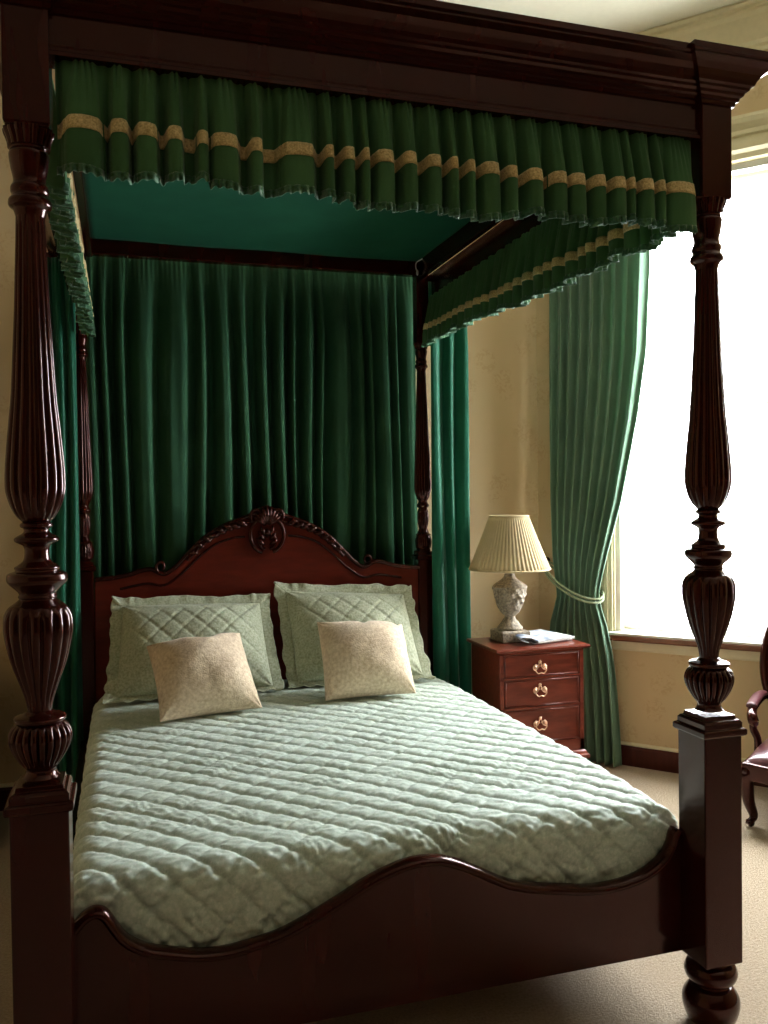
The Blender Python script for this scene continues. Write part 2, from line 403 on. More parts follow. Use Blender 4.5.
# ---------------------------------------------------------------- the bed
BW = 1.70; BL = 2.20
bed = tag(empty('four_poster_bed', (.85,1.1,0)), 'large dark mahogany four-poster bed with carved posts and a moulded canopy', 'bed')
S = .0585
def flute(n, a, z0, z1, fade=.02, ph=0):
    def m(th, z, r):
        w = np.clip((z-z0)/fade,0,1)*np.clip((z1-z)/fade,0,1)
        g = np.abs(np.cos(n*(th+ph)/2))          # convex reeds with sharp valleys
        return 1 - a*w*(1-np.sqrt(np.clip(g,0,1)))*1.0
    return m
def dense(prof, step=.008):
    P = np.array(prof,float); out=[P[0]]
    for a,b in zip(P[:-1],P[1:]):
        k = max(1,int(np.linalg.norm(b-a)/step))
        for i in range(1,k+1): out.append(a+(b-a)*i/k)
    return np.array(out)
def make_post(x, y, blockz, rear=False):
    L = (x,y,0)
    h = S if not rear else .040
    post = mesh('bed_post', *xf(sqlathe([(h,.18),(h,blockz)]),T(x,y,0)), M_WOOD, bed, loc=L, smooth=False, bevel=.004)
    foot = smoothprof([(.045,0),(.062,.012),(.074,.045),(.074,.075),(.058,.10),(.046,.106),(.046,.112),(.062,.122),(.070,.142),(.064,.162),(.050,.172),(.050,.182)],5)
    mesh('bun_foot', *lathe(foot,48,x,y), M_WOOD, post, loc=L, auto=50)
    b = blockz
    cap = [(h+.001,b-.004),(h+.008,b),(h+.010,b+.004),(h+.010,b+.016),(h+.006,b+.019),(h+.001,b+.021),(h+.001,b+.034),(h-.004,b+.040),(h-.010,b+.042),(h-.012,b+.052)]
    mesh('plinth_cap', *sqlathe(cap,x,y), M_WOOD, post, loc=L, smooth=False, bevel=.0015)
    g = .00213 if not rear else .00165
    if not rear:
        z = lambda v: 2.085-(v-203)*.00213
        P = [(18,778),(15,774),(14.5,770),(17,766.5)]
        ball = [(17,766.5),(21.5,760.5),(26.5,752),(30,742.5),(30.3,735),(27.5,728),(22,723)]
        ring1 = [(22,723),(24.5,721),(24.5,717.5),(18,715),(15,714),(11.5,711)]
        urn = [(11.5,711),(13,702),(16,692),(21,678),(26,664),(30,648),(32.5,634),(33,624),(32,615),(28.5,608),(24,604)]
        coll = [(24,604),(20,601),(17.5,598.5),(18.5,596.5),(17.5,594),(19,591),(23,587),(28,582),(29,577.5),(27.5,573),(21,570.5),(21.5,567),(18,564.5),(13,560),(11.5,552),(12.5,546),(16,543.5),(20.5,541),(21,538),(18,535.5),(12.5,532),(12,528.5),(15,526.5),(15.5,524),(13,521.5)]
        vase = [(13,521.5),(17.5,517),(21.5,511),(25,503),(28,492),(28.7,482),(28.3,468),(26.5,446),(24,420),(21.5,394),(18.8,345),(17,310),(15.6,272),(14.4,240),(13.8,218)]
        top = [(13.8,218),(15,213.5),(16,211),(17,210),(20.2,207),(20.2,202),(18,199),(17,196),(18,193.5),(18,189),(16,185),(15.5,180),(17.5,170),(19,160),(19,156),(17.5,153),(17.5,151),(20,150)]
        leaf = [(20,150),(20.5,146),(22,141),(24,136),(24.5,132.5)]
    else:
        # same turning, shorter, standing on the taller head block
        k = (2.238-(b+.045))/(2.238-.845)
        z0 = lambda v: 2.084-(v-203)*.00219
        z = lambda v: 2.238-(2.238-z0(v))*k
        P = [(17,778),(15,773),(15,770),(21,765),(24,761)]
        ball = [(24,762),(26,740),(22,723)]
        ring1 = [(22,723),(24.5,721),(18,715),(13,702)]
        urn = [(13,702),(16,690),(18,670),(17,650),(14,640)]
        coll = [(14,640),(18,636),(20,630),(16,625),(14,618),(17,612)]
        vase = [(17,612),(22,600),(26,585),(27,570),(26,540),(24,480),(21,420),(18.8,345),(15.6,272),(13.8,218)]
        top = [(13.8,218),(16,211),(20.2,207),(20.2,202),(17,196),(18,189),(15.5,180),(19,160),(17.5,151),(20,150)]
        leaf = [(20,150),(20.5,146),(22,141),(24,136),(24.5,132.5)]
    cv = lambda q, per=4: smoothprof([(r*g, z(v)) for r,v in q], per)
    def zz(q): a=[z(v) for _,v in q]; return min(a), max(a)
    n = 120 if not rear else 64
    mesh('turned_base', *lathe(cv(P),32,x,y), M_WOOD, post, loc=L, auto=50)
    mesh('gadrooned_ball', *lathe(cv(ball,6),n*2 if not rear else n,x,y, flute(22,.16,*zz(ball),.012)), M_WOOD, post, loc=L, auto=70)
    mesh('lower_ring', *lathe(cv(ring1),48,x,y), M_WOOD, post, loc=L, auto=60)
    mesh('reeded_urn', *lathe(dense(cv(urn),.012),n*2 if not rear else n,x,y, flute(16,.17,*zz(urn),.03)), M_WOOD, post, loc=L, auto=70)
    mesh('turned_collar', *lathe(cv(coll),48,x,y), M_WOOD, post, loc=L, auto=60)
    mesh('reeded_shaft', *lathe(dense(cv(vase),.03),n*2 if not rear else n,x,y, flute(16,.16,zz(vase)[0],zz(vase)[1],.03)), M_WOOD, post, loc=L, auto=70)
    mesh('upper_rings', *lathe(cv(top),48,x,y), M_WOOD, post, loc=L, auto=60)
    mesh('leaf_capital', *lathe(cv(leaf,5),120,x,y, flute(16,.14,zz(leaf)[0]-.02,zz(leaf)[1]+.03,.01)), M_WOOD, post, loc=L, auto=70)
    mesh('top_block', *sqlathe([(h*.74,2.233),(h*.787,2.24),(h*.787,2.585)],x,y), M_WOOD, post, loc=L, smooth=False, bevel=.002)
    if not rear:
        cp = [(0.0460,2.4740),(0.0515,2.4755),(0.0534,2.4846),(0.0589,2.4869),(0.0607,2.4938),(0.0672,2.4976),(0.0699,2.5044),(0.0773,2.5090),(0.0791,2.5150),(0.0865,2.5188),(0.0902,2.5280),(0.0994,2.5409),(0.1122,2.5515),(0.1270,2.5576),(0.1306,2.5591),(0.1306,2.5637),(0.1380,2.5667),(0.1380,2.5834),(0.0460,2.5850)]
        mesh('corner_cornice', *sqlathe(cp,x,y), M_WOOD, post, loc=L, smooth=False)
    return post
def copy_tree(o, parent=None, top=True):
    c = o.copy(); C.objects.link(c)
    if parent is not None: c.parent = parent
    for ch in list(o.children): copy_tree(ch, c)
    return c
pl = make_post(0,0,.80)
pr = copy_tree(pl, bed); pr.location.x += BW
ql = make_post(.005,BL,1.13,True)
qr = copy_tree(ql, bed); qr.location.x += 1.655

# footboard (outline measured along x)
fb = [(.058,.49),(.068,.502),(.085,.517),(.105,.522),(.122,.513),(.14,.485),(.16,.455),(.19,.430),(.225,.413),(.27,.400),(.33,.386),(.39,.382),(.45,.388),(.526,.402),(.60,.430),(.677,.465),(.74,.496),(.80,.518),(.86,.531),(.92,.530),(.97,.516),(1.03,.488),(1.109,.446),(1.18,.422),(1.285,.402),(1.36,.390),(1.437,.388),(1.50,.396),(1.55,.412),(1.597,.441),(1.622,.475),(1.632,.505),(1.642,.517)]
fbs = spline(fb,6)
out = [(.05,.18)] + [tuple(q) for q in fbs] + [(1.65,.50),(1.65,.18)]
footb = mesh('footboard', *extrude(out,.050,.082), M_WOOD, bed, smooth=False)
pth = [(x,.066,z-.004) for x,z in fbs]
mesh('footboard_rail', *sweep(pth,.017,12,flat=(.75,1.5)), M_WOOD, footb)
for x0,x1 in ((-.02,.02),(1.68,1.72)):
    mesh('side_rail', *box(x0,x1,S-.01,BL-.03,.18,.36), M_WOOD, bed, smooth=False, bevel=.004)
for i in range(9):
    pass
mesh('slat_base', *box(.02,1.68,.1,2.12,.24,.27), M_WOOD, bed, smooth=False)

# headboard
hb = [(.05,1.095),(.117,1.100),(.20,1.112),(.25,1.128),(.30,1.135),(.335,1.118),(.365,1.112),(.41,1.140),(.463,1.195),(.525,1.258),(.59,1.305),(.649,1.335),(.721,1.362),(.78,1.385),(.833,1.412)]
ctr = .845
hb2 = hb + [(ctr*2-x,z) for x,z in hb[::-1]]
hs = spline(hb2,5)
head = mesh('headboard', *extrude([(.04,.30)]+[tuple(q) for q in hs]+[(1.655,.30)],2.175,2.215), M_WOODR, bed, smooth=False, bevel=.003)
mesh('headboard_edge_moulding', *sweep([(x,2.172,z-.008) for x,z in hs],.011,10,flat=(1,1.2)), M_WOOD, head)
# inner raised moulding below the crest
inn = spline([(.16,1.04),(.28,1.06),(.36,1.05),(.44,1.10),(.52,1.175),(.60,1.235),(.68,1.262),(.74,1.268)],6)
mesh('panel_moulding', *sweep([(x,2.174,z) for x,z in inn],.006,8), M_WOOD, head)
mesh('panel_moulding', *sweep([(2*ctr-x,2.174,z) for x,z in inn],.006,8), M_WOOD, head)
# carving: shell fan, C-scrolls, acanthus on shoulders
cv = []
def leafblade(x0,z0,ang,ln,wd,curl=0):
    t = np.linspace(0,1,9); a = ang + curl*t
    ln = ln*1.2; wd = wd*1.25
    xs = x0 + np.cumsum(np.cos(a))*ln/9; zs = z0 + np.cumsum(np.sin(a))*ln/9
    ys = 2.160 - .014*np.sin(t*PI)
    return sweep(np.column_stack([xs,ys,zs]), wd*np.sin(np.clip(t*.86+.1,0,1)*PI)+.001, 7, flat=(1,1))
for i in range(9):
    a = PI/2 + (i-4)*.23; cv.append(leafblade(ctr,1.315,a,.088-abs(i-4)*.004,.0072))
def cscroll(cx, cz, r0, a0, a1, sgn, wd=.008, shr=.6):
    t = np.linspace(0,1,18); a = a0+(a1-a0)*t; r = r0*(1-shr*t**2)
    return sweep(np.column_stack([cx+sgn*r*np.cos(a), np.full(18,2.157), cz+r*np.sin(a)*1.25]), wd*(1-.5*t)+.002, 8)
for sg in (-1,1):
    cv.append(cscroll(ctr+sg*.012,1.285,.075,-1.4,1.6,sg,.0095,.35))
    cv.append(cscroll(ctr+sg*.055,1.36,.03,2.6,-2.2,sg,.007))
    cv.append(cscroll(ctr+sg*.010,1.25,.035,-1.5,2.4,sg,.006))
    for k in range(3): cv.append(leafblade(ctr+sg*.006,1.225+.02*k,(PI/2-sg*(1.15-.25*k)),.05,.007,sg*.5))
    # trailing acanthus over the shoulders
    for k,(dx,z) in enumerate([(.095,1.335),(.13,1.325),(.165,1.315),(.20,1.30),(.235,1.285),(.27,1.262),(.305,1.235),(.335,1.205)]):
        cv.append(leafblade(ctr+sg*dx,z-.012,PI/2-sg*(.9+.2*math.sin(k*2)),.055-.003*k,.008,-sg*1.0))
        cv.append(leafblade(ctr+sg*(dx-.01),z-.005,PI/2-sg*(2.0),.05-.003*k,.007,sg*1.2))
    vine = spline([(ctr+sg*.07,1.345),(ctr+sg*.15,1.325),(ctr+sg*.24,1.285),(ctr+sg*.32,1.225),(ctr+sg*.38,1.165)],6)
    cv.append(sweep([(x,2.164,z-.004) for x,z in vine],.0075,8))
    cv.append(cscroll(ctr+sg*.50,1.135,.022,-1,4.2,sg,.006))
cv.append(xf(lathe(smoothprof([(.001,-.02),(.013,-.012),(.018,0),(.013,.012),(.001,.02)],4),12),T(ctr,2.155,1.285)))
mesh('carved_crest', *join(*cv), M_WOOD, head, auto=60)

# canopy (tester)
fz = [(0.0000,2.3860),(0.0100,2.3860),(0.0100,2.3940),(0.0050,2.3980),(0.0050,2.4040),(0.0080,2.4080),(0.0000,2.4120),(0.0000,2.4740),(0.0064,2.4755),(0.0083,2.4846),(0.0138,2.4869),(0.0156,2.4938),(0.0221,2.4976),(0.0248,2.5044),(0.0322,2.5090),(0.0340,2.5150),(0.0405,2.5188),(0.0442,2.5280),(0.0534,2.5409),(0.0662,2.5515),(0.0810,2.5576),(0.0846,2.5591),(0.0846,2.5637),(0.0920,2.5667),(0.0920,2.5819),(-0.0350,2.5819),(-0.0350,2.3860)]
can = mesh('canopy_cornice', *proframe(fz,(.045,-.03,0),(1.655,-.03,0),(0,-1,0)), M_WOOD, bed, smooth=False)
for sx, nx in ((1,1),(0,-1)):
    mesh('canopy_side_cornice', *proframe(fz,(BW*sx+nx*.03,.045,0),(BW*sx+nx*.03,BL+.03,0),(nx,0,0)), M_WOOD, bed, smooth=False)
mesh('canopy_back_rail', *box(.04,1.66,2.16,2.205,2.575,2.655), M_WOOD, bed, smooth=False, bevel=.003)
for x0,x1 in ((.035,.065),(1.635,1.665)):
    mesh('canopy_inner_rail', *box(x0,x1,.03,2.17,2.56,2.655), M_WOOD, bed, smooth=False, bevel=.003)
mesh('canopy_inner_rail', *box(.04,1.66,.030,.055,2.40,2.655), M_WOOD, bed, smooth=False)
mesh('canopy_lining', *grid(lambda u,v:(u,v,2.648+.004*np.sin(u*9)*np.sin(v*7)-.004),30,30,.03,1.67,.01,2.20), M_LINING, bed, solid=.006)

# small white hook left on the inner rail
hk = join(sweep(spline([(1.748,2.10,2.652),(1.728,2.12,2.640),(1.708,2.14,2.628),(1.704,2.142,2.605),(1.712,2.145,2.585)],5)+np.array([-.095,-.02,0]),.0028,8),
          xf(lathe(smoothprof([(.001,-.016),(.006,-.008),(.005,.006),(.001,.012)],3),10),T(1.617,2.122,2.580)), xf(lathe(smoothprof([(.001,-.006),(.007,0),(.001,.006)],3),10),T(1.653,2.08,2.652)))
tag(mesh('curtain_hook', *hk, M_STEEL, loc=(1.64,2.10,2.62)), 'small white metal hook hanging inside the canopy at the back right corner', 'hook')

# ---------------------------------------------------------------- valances
FR = [(0.073,0.151),(0.165,0.204),(0.218,0.264),(0.283,0.317),(0.347,0.373),(0.377,0.438),(0.463,0.492),(0.533,0.611),(0.632,0.655),(0.674,0.705),(0.722,0.739),(0.754,0.802),(0.82,0.857),(0.88,0.918),(0.938,0.959),(0.982,1.005),(1.021,1.068),(1.084,1.117),(1.141,1.185),(1.207,1.251),(1.259,1.304),(1.321,1.359),(1.379,1.42),(1.424,1.446),(1.461,1.502),(1.511,1.535),(1.541,1.632)]
def rand_faces(a, b, seed, lo=.03, hi=.075):
    r = random.Random(seed); x = a+.01; out = []
    while x < b-.03:
        w = r.uniform(lo,hi); out.append((x,min(x+w,b-.005))); x += w + r.uniform(.012,.03)
    return out
def valance(name, label, faces, s0, s1, ztop, zhem, P, out, slope=0, bo=.112):
    """P(s)->xy of the hanging line, out = outward unit vec, band and fringe as children"""
    out = np.array(out)
    skew = {i: random.Random(i*7+3).uniform(-.4,.4) for i in range(len(faces))}
    fr = random.Random(len(faces)*3)
    lift = [fr.uniform(-.006,.006) for _ in faces]
    def depth(s, z):
        h = np.clip((ztop-z)/(ztop-zhem),0,1)
        f = folds(s, faces, .30)
        gather = .0065*np.sin(s*2*PI/.017+np.sin(s*40))*np.exp(-h*4.5)
        dome = 0*s+1.
        for a,b in faces: dome = np.where((s>a)&(s<b), 1-.28*((s-(a+b)/2)/((b-a)/2))**2, dome)
        f = f*dome
        amp = .010+.046*np.clip(h*1.5,0,1)**.8
        tilt = 0*s
        for i,(a,b) in enumerate(faces):
            inn = (s>a)&(s<b); tilt = np.where(inn, skew[i]*((s-a)/(b-a)-.5)*.018*h, tilt)
        return amp*f + gather + tilt + .003*np.sin(s*60+z*12)*h
    def hem(s):
        z = zhem + slope*s + .008*np.sin(s*5.1) + .006*np.sin(s*23)
        for (a,b),l in zip(faces,lift): z = np.where((s>a)&(s<b), z+l, z)
        return z + .010*(1-folds(s,faces,.3))
    def lat(s, z):
        h = np.clip((ztop-z)/(ztop-zhem),0,1); e = -.46+.58*np.clip(h*1.25,0,1)**.7
        f = folds(s, faces, .30); out_ = 0*s
        for a,b in faces:
            c = (a+b)/2; m = (s>a-.004)&(s<b+.004); out_ = np.where(m, (s-c)*e*f, out_)
        return out_
    def surf(off, z0f, z1f):
        def fn(u, v):
            z = z0f(u)+(z1f(u)-z0f(u))*v
            d = depth(u, z)+off
            q = P(u+lat(u,z))
            return (q[0]+out[0]*d, q[1]+out[1]*d, z)
        return fn
    n = int((s1-s0)/.0025)
    m0 = P(np.array([(s0+s1)/2]))
    loc = (float(m0[0][0]), float(m0[1][0]), ztop)
    o = mesh(name, *grid(surf(0,lambda s:ztop+0*s,hem),n,36,s0,s1), M_VAL, loc=loc, solid=.002)
    tag(o, label, 'valance', 'green valances around the canopy')
    hd = hem
    band0 = lambda s: zhem+slope*s+bo+.004*np.sin(s*9)+.005*folds(s,faces,.3)
    mesh('gold_braid_band', *grid(surf(.0025,lambda s: band0(s)-.0,lambda s: band0(s)-.030),n,5,s0+.002,s1-.002), M_GOLD, o, solid=.002)
    def fringe(u, v):
        z = hem(u)+.008-(.018)*v + .0016*np.sin(u*2*PI/.019+2*np.sin(u*31))*v
        d = depth(u, np.minimum(ztop,z)) + .005*np.sin(u*2*PI/.016+np.sin(u*17)*3)*(.3+v) + .002
        q = P(u+lat(u,z)); return (q[0]+out[0]*d, q[1]+out[1]*d, z)
    mesh('ruffled_fringe', *grid(fringe,int((s1-s0)/.0016),6,s0,s1), M_FRINGE, o, solid=.0015)
    return o
valance('front_valance','gathered green valance with gold braid along the front of the canopy',FR,.056,1.640,2.405,2.138,lambda s:(s,-.010+0*s),(0,-1))
valance('side_valance','gathered green valance on the window side of the canopy, its inside facing the bed',rand_faces(.06,2.12,4),.085,2.125,2.46,2.165,lambda s:(1.690+0*s,s),(-1,0),.03,.085)
valance('side_valance','green valance with ruffled fringe seen edge on beside the left front bedpost',rand_faces(.06,2.12,9),.085,2.125,2.46,2.150,lambda s:(.012+0*s,s),(1,0),.03,.085)

# ---------------------------------------------------------------- curtains of the bed
def curtain(name, faces, line, out, s0, s1, ztop, zbot, amp, mat, loc, header=True, sharp=.5, seed=0, zrows=50, res=.006, th=.002, mid=0):
    out = np.array(out)
    def fn(u, v):
        z = ztop+(zbot-ztop)*v
        h = np.clip((ztop-z)/.35,0,1)
        us = u + .012*np.sin(z*2.2+u*9+seed)*h
        f = folds(us, faces, sharp)
        d = (amp*.25+amp*.75*h)*f + .03*amp*np.sin(u*70+z*3)*h
        if header: d = d + .005*np.sin(u*2*PI/.022)*np.exp(-((ztop-.06-z)/.05)**2)
        x, y = line(u, z)
        return (x+out[0]*d, y+out[1]*d, z)
    return mesh(name, *grid(fn,int((s1-s0)/res),zrows,s0,s1), mat, loc=loc, solid=th)
bf = [(.02,.075),(.088,.13),(.17,.215),(.245,.345),(.375,.505),(.53,.575),(.625,.70),(.735,.79),(.845,.895),(.935,.985),(1.01,1.035),(1.075,1.12),(1.145,1.17),(1.205,1.30),(1.33,1.38),(1.405,1.43),(1.46,1.535),(1.555,1.58),(1.60,1.67)]
tag(curtain('bed_curtain', bf, lambda u,z:(u,2.375+0*u), (0,-1), -.01,1.69,2.64,.25,.085,M_BACK,(.84,2.31,2.57),sharp=.7,seed=1,res=.005),
    'wide dark green pleated curtain hanging behind the headboard','curtain')
rf = [(-.01,.075),(.105,.150),(.175,.26)]
tag(curtain('bed_curtain', rf, lambda u,z:(1.680+u*.88,2.145-.02*u+0*z), (-.1,-1), 0,.228,2.54,.12,.05,M_DRAPE,(1.87,2.28,2.54),sharp=.8,seed=3,res=.004),
    'narrow emerald green drape hanging at the head of the bed next to the lamp','curtain','emerald side drapes')
tag(curtain('bed_curtain', [(0,.05),(.07,.13),(.145,.19)], lambda u,z:(-.155+u*.72,2.15+0*u), (0,-1), 0,.2,2.54,.12,.05,M_DRAPE,(-.09,2.27,2.54),sharp=.8,seed=6,res=.004),
    'narrow emerald green drape hanging behind the left front bedpost','curtain','emerald side drapes')
for x0,x1,lb in ((-.19,0.02,'short dark wooden rail carrying the left emerald drape'),(1.70,1.99,'short dark wooden rail carrying the emerald drape beside the lamp')):
    mesh('drape_rail', *box(x0,x1,2.17,2.20,2.54,2.57), M_WOOD, bed, smooth=False, bevel=.003)

# ---------------------------------------------------------------- mattress, quilt, pillows
tag(mesh('mattress', *box(.07,1.64,.125,2.14,.27,.535), M_MATT, loc=(.855,1.13,.27), smooth=False, bevel=.05),
    'thick mattress under the mint quilt on the four-poster bed','mattress')
X0, X1, YF, TOP, RR = .042, 1.668, .092, .572, .065
def quilt_pt(a, b):
    """a arclength across measured from the left flat edge, b from the foot flat edge"""
    arc = RR*PI/2
    def prof(q):     # q<0: arclength past the flat edge -> (outward, drop)
        t = np.clip(q,0,arc)/RR; o = RR*np.sin(t); d = RR*(1-np.cos(t)); e = np.clip(q-arc,0,None)
        return o, d+e
    wid = (X1-RR)-(X0+RR)
    la, ra = prof(np.clip(-a,0,None)), prof(np.clip(a-wid,0,None))
    x = X0+RR+np.clip(a,0,wid)-la[0]+ra[0]
    fo = prof(np.clip(-b,0,None))
    y = YF+RR+np.clip(b,0,None)-fo[0]
    dx = la[1]+ra[1]; dy = fo[1]
    z = TOP - np.hypot(dx,dy)
    z = z + .012*np.sin(np.clip((x-.1)/1.5,0,1)*PI)*np.clip((y-.1)/.5,0,1) - .02*np.clip((y-1.7)/.5,0,1)
    # softer sinking corner at the foot right
    cr = np.exp(-(((x-1.62)/.22)**2+((y-.12)/.16)**2)); z = z - .012*cr
    # pull inward slightly below the edge at the foot
    return x, y+.010*np.clip(dy-RR,0,1)/.15, z
na, nb = 330, 430
wid = (X1-RR)-(X0+RR); arc = RR*PI/2
Aq, Bq = np.meshgrid(np.linspace(-arc-.14, wid+arc+.14, na), np.linspace(-arc-.13, 1.96, nb))
Pq = np.stack(quilt_pt(Aq,Bq),-1)
du = np.gradient(Pq,axis=1); dv = np.gradient(Pq,axis=0); nn = np.cross(du,dv); nn /= np.linalg.norm(nn,axis=-1)[...,None]+1e-9
wx = .010*wob(Aq,Bq,3,8,2.2); wy = .010*wob(Aq,Bq,4,8,2.2)
pa = (Aq+Bq+wx+wy*.6)/.112; pb = (Aq-Bq*.98+wy)/.118
ga = np.abs(np.sin(PI*pa))**.55; gb = np.abs(np.sin(PI*pb))**.6
da = np.abs((pa+.5)%1-.5)*.112/1.414; db = np.abs((pb+.5)%1-.5)*.118/1.414
ca = np.exp(-(da/.0075)**1.3); cb = np.exp(-(db/.007)**1.3)
side = np.clip(-Bq/.06,0,1)
puff = .004*ga+.003*gb - ca*(.0075+.003*wob(Aq,Bq,31,6,4)) - cb*(.0018+.006*side)
rip = .0012*np.sin((Aq*1.0+Bq*.55)*2*PI/.028+4*wob(Aq,Bq,9,6,5))*np.clip(wob(Aq,Bq,12,8,3)+.2,0,1)
fine = .0010*wob(Aq,Bq*2.2,15,14,11)+.0011*wob(Aq,Bq*2,16,14,22)
disp = puff + rip*(1+2*side) + fine*(1+1.5*side)
Pq = Pq + nn*disp[...,None]
Pq[...,1] = np.where((Bq<-.02), np.maximum(Pq[...,1], .089), Pq[...,1])
Fq = [(j*na+i, j*na+i+1, (j+1)*na+i+1, (j+1)*na+i) for j in range(nb-1) for i in range(na-1)]
tag(mesh('quilt', Pq.reshape(-1,3), Fq, M_QUILT, loc=(.855,1.1,.55), solid=.004), 'pale mint diamond-stitched quilt spread over the whole bed','quilt')

def pillow(name, corners, thick, mat, flange=0, quilted=False, n=130, seed=0, corner=.003, pinch=.06, dents=()):
    """corners BL,BR,TR,TL of the seam rectangle; a closed stuffed shape with optional flat flange as a child"""
    BL_,BR_,TR_,TL_ = [np.array(c,float) for c in corners]
    loc = (BL_+BR_)/2
    nrm = np.cross(BR_-BL_, TL_-BL_); nrm /= np.linalg.norm(nrm)      # faces the viewer (-y)
    if nrm[1] > 0: nrm = -nrm
    def base(u,v):   # u,v in -1..1
        s=(u+1)/2; t=(v+1)/2
        s=s[...,None]; t=t[...,None]
        return BL_*(1-s)*(1-t)+BR_*s*(1-t)+TR_*s*t+TL_*(1-s)*t
    u = np.sin(np.linspace(-1,1,n)*PI/2); U,V = np.meshgrid(u,u)
    # pulled-in sides between the corners
    Us = U*(1-pinch*(1-V**2)*np.abs(U)**3 *.6); Vs = V*(1-pinch*(1-U**2)*np.abs(V)**3)
    for (du_,dv_,am,w) in dents: Vs = Vs - am*np.exp(-((U-du_)/w)**2)*np.clip((V-dv_)/(1-dv_+1e-6),0,1)**2
    prof = (np.clip(1-np.abs(U)**2.2,0,1)**.52)*(np.clip(1-np.abs(V)**2.2,0,1)**.52)
    P = base(Us,Vs); wv = .012*wob(U,V,seed,6,.5)
    L = np.linalg.norm(BR_-BL_); H = np.linalg.norm(TL_-BL_)
    dq = 0*U
    if quilted:
        p = .105; a = (Us*L/2+Vs*H/2)/p; b = (Us*L/2-Vs*H/2)/p
        ea = np.abs((a+.5)%1-.5)*p; eb = np.abs((b+.5)%1-.5)*p; dq = -(.006*np.exp(-(ea/.007)**1.4)+.006*np.exp(-(eb/.007)**1.4))*np.clip(prof*1.6-.3,0,1)
    wr = .0015*wob(U,V,seed+5,10,1.6)
    cd = np.hypot(1-np.abs(U),1-np.abs(V)); an = np.arctan2(1-np.abs(V)+1e-6,1-np.abs(U)+1e-6)
    wr = wr + corner*np.sin(an*9+seed+np.sign(U)*2)*np.exp(-(cd/.35)**2)*np.clip(cd/.08,0,1)
    edge = np.clip((np.maximum(np.abs(U),np.abs(V))-.75)/.25,0,1)
    wr = wr + .003*edge*np.sin(14*(U*V)+seed)*prof
    fr = P + nrm*((thick*.6*prof+wv*prof+dq+wr*np.clip(prof*6,0,1))[...,None])
    bk = P - nrm*((thick*.4*prof+.0)[...,None])
    idx = np.arange(n*n).reshape(n,n); V_ = np.vstack([fr.reshape(-1,3), bk.reshape(-1,3)])
    F = [(int(idx[j,i]),int(idx[j,i+1]),int(idx[j+1,i+1]),int(idx[j+1,i])) for j in range(n-1) for i in range(n-1)]
    m = n*n
    F += [(int(idx[j+1,i])+m,int(idx[j+1,i+1])+m,int(idx[j,i+1])+m,int(idx[j,i])+m) for j in range(n-1) for i in range(n-1)]
    ring = list(idx[0,:-1])+list(idx[:-1,-1])+list(idx[-1,:0:-1])+list(idx[:0:-1,0])
    # zero-thickness rim stitched
    for a,b in zip(ring, ring[1:]+ring[:1]): F.append((int(a)+m,int(b)+m,int(b),int(a)))
    o = mesh(name, V_, F, mat, loc=loc)
    rim = fr.reshape(-1,3)[ring]; cen = P.reshape(-1,3).mean(0)
    rx = (BR_-BL_)/L; ry = (TL_-BL_)/H
    if flange:
        k = len(ring); t = np.arange(k)/k*2*PI
        # outward direction in the pillow plane, towards square corners
        uu = U.reshape(-1)[ring]; vv = V.reshape(-1)[ring]
        od = np.sign(uu)[:,None]*np.clip((np.abs(uu)-.93)/.07,0,1)[:,None]*rx + np.sign(vv)[:,None]*np.clip((np.abs(vv)-.93)/.07,0,1)[:,None]*ry
        rings = []
        for q in (-.25,.2,.45,.7,.9,1.0):
            wav = q*(.011*wob(t*2.2,0*t,seed+40,8,1.0)+.005*wob(t*6,0*t,seed+41,8,1.0)); jj = .006*q*wob(t*3,0*t+1,seed+42,8,1.0)
            pt = rim + od*(flange*q+jj[:,None]) + nrm*(wav)[:,None]
            pt[:,2] = np.maximum(pt[:,2], .592+.006*abs(q)+.004*np.sin(t*37))
            rings.append(pt)
        Vf = np.vstack(rings); Ff = []
        for r_ in range(len(rings)-1):
            for i in range(k): Ff.append((r_*k+i, r_*k+(i+1)%k, (r_+1)*k+(i+1)%k, (r_+1)*k+i))
        mesh('flange', Vf, Ff, mat, o, solid=.004)
    return o, ring
QZ = .588
tag(pillow('pillow_sham',[(.135,1.845,QZ+.02),(.81,1.835,QZ+.02),(.792,2.08,.955),(.168,2.08,.97)],.20,M_SHAM,.047,True,seed=2,pinch=.03)[0],
    'sage green quilted pillow with flanged edge leaning on the left of the headboard','pillow','quilted pillow shams')
tag(pillow('pillow_sham',[(.925,1.865,QZ+.02),(1.52,1.83,QZ+.02),(1.508,2.08,.965),(.915,2.09,1.005)],.20,M_SHAM,.047,True,seed=8,pinch=.03)[0],
    'sage green quilted pillow with flanged edge leaning on the right of the headboard','pillow','quilted pillow shams')
tag(pillow('cushion',[(.300,1.405,QZ+.012),(.705,1.475,QZ+.016),(.650,1.72,.875),(.262,1.70,.845)],.23,M_CUSH,0,False,seed=4,pinch=.10,dents=[(.12,.3,.30,.22),(-.9,.7,.0,.1)])[0],
    'square cream textured cushion with a dented top in front of the left pillow','cushion','cream cushions')
tag(pillow('cushion',[(.975,1.520,QZ+.012),(1.375,1.515,QZ+.014),(1.392,1.75,.868),(1.000,1.775,.895)],.23,M_CUSH,0,False,seed=11,pinch=.07,dents=[(-.02,.5,.13,.08),(.80,.5,.12,.08)])[0],
    'square cream textured cushion in front of the right pillow','cushion','cream cushions')

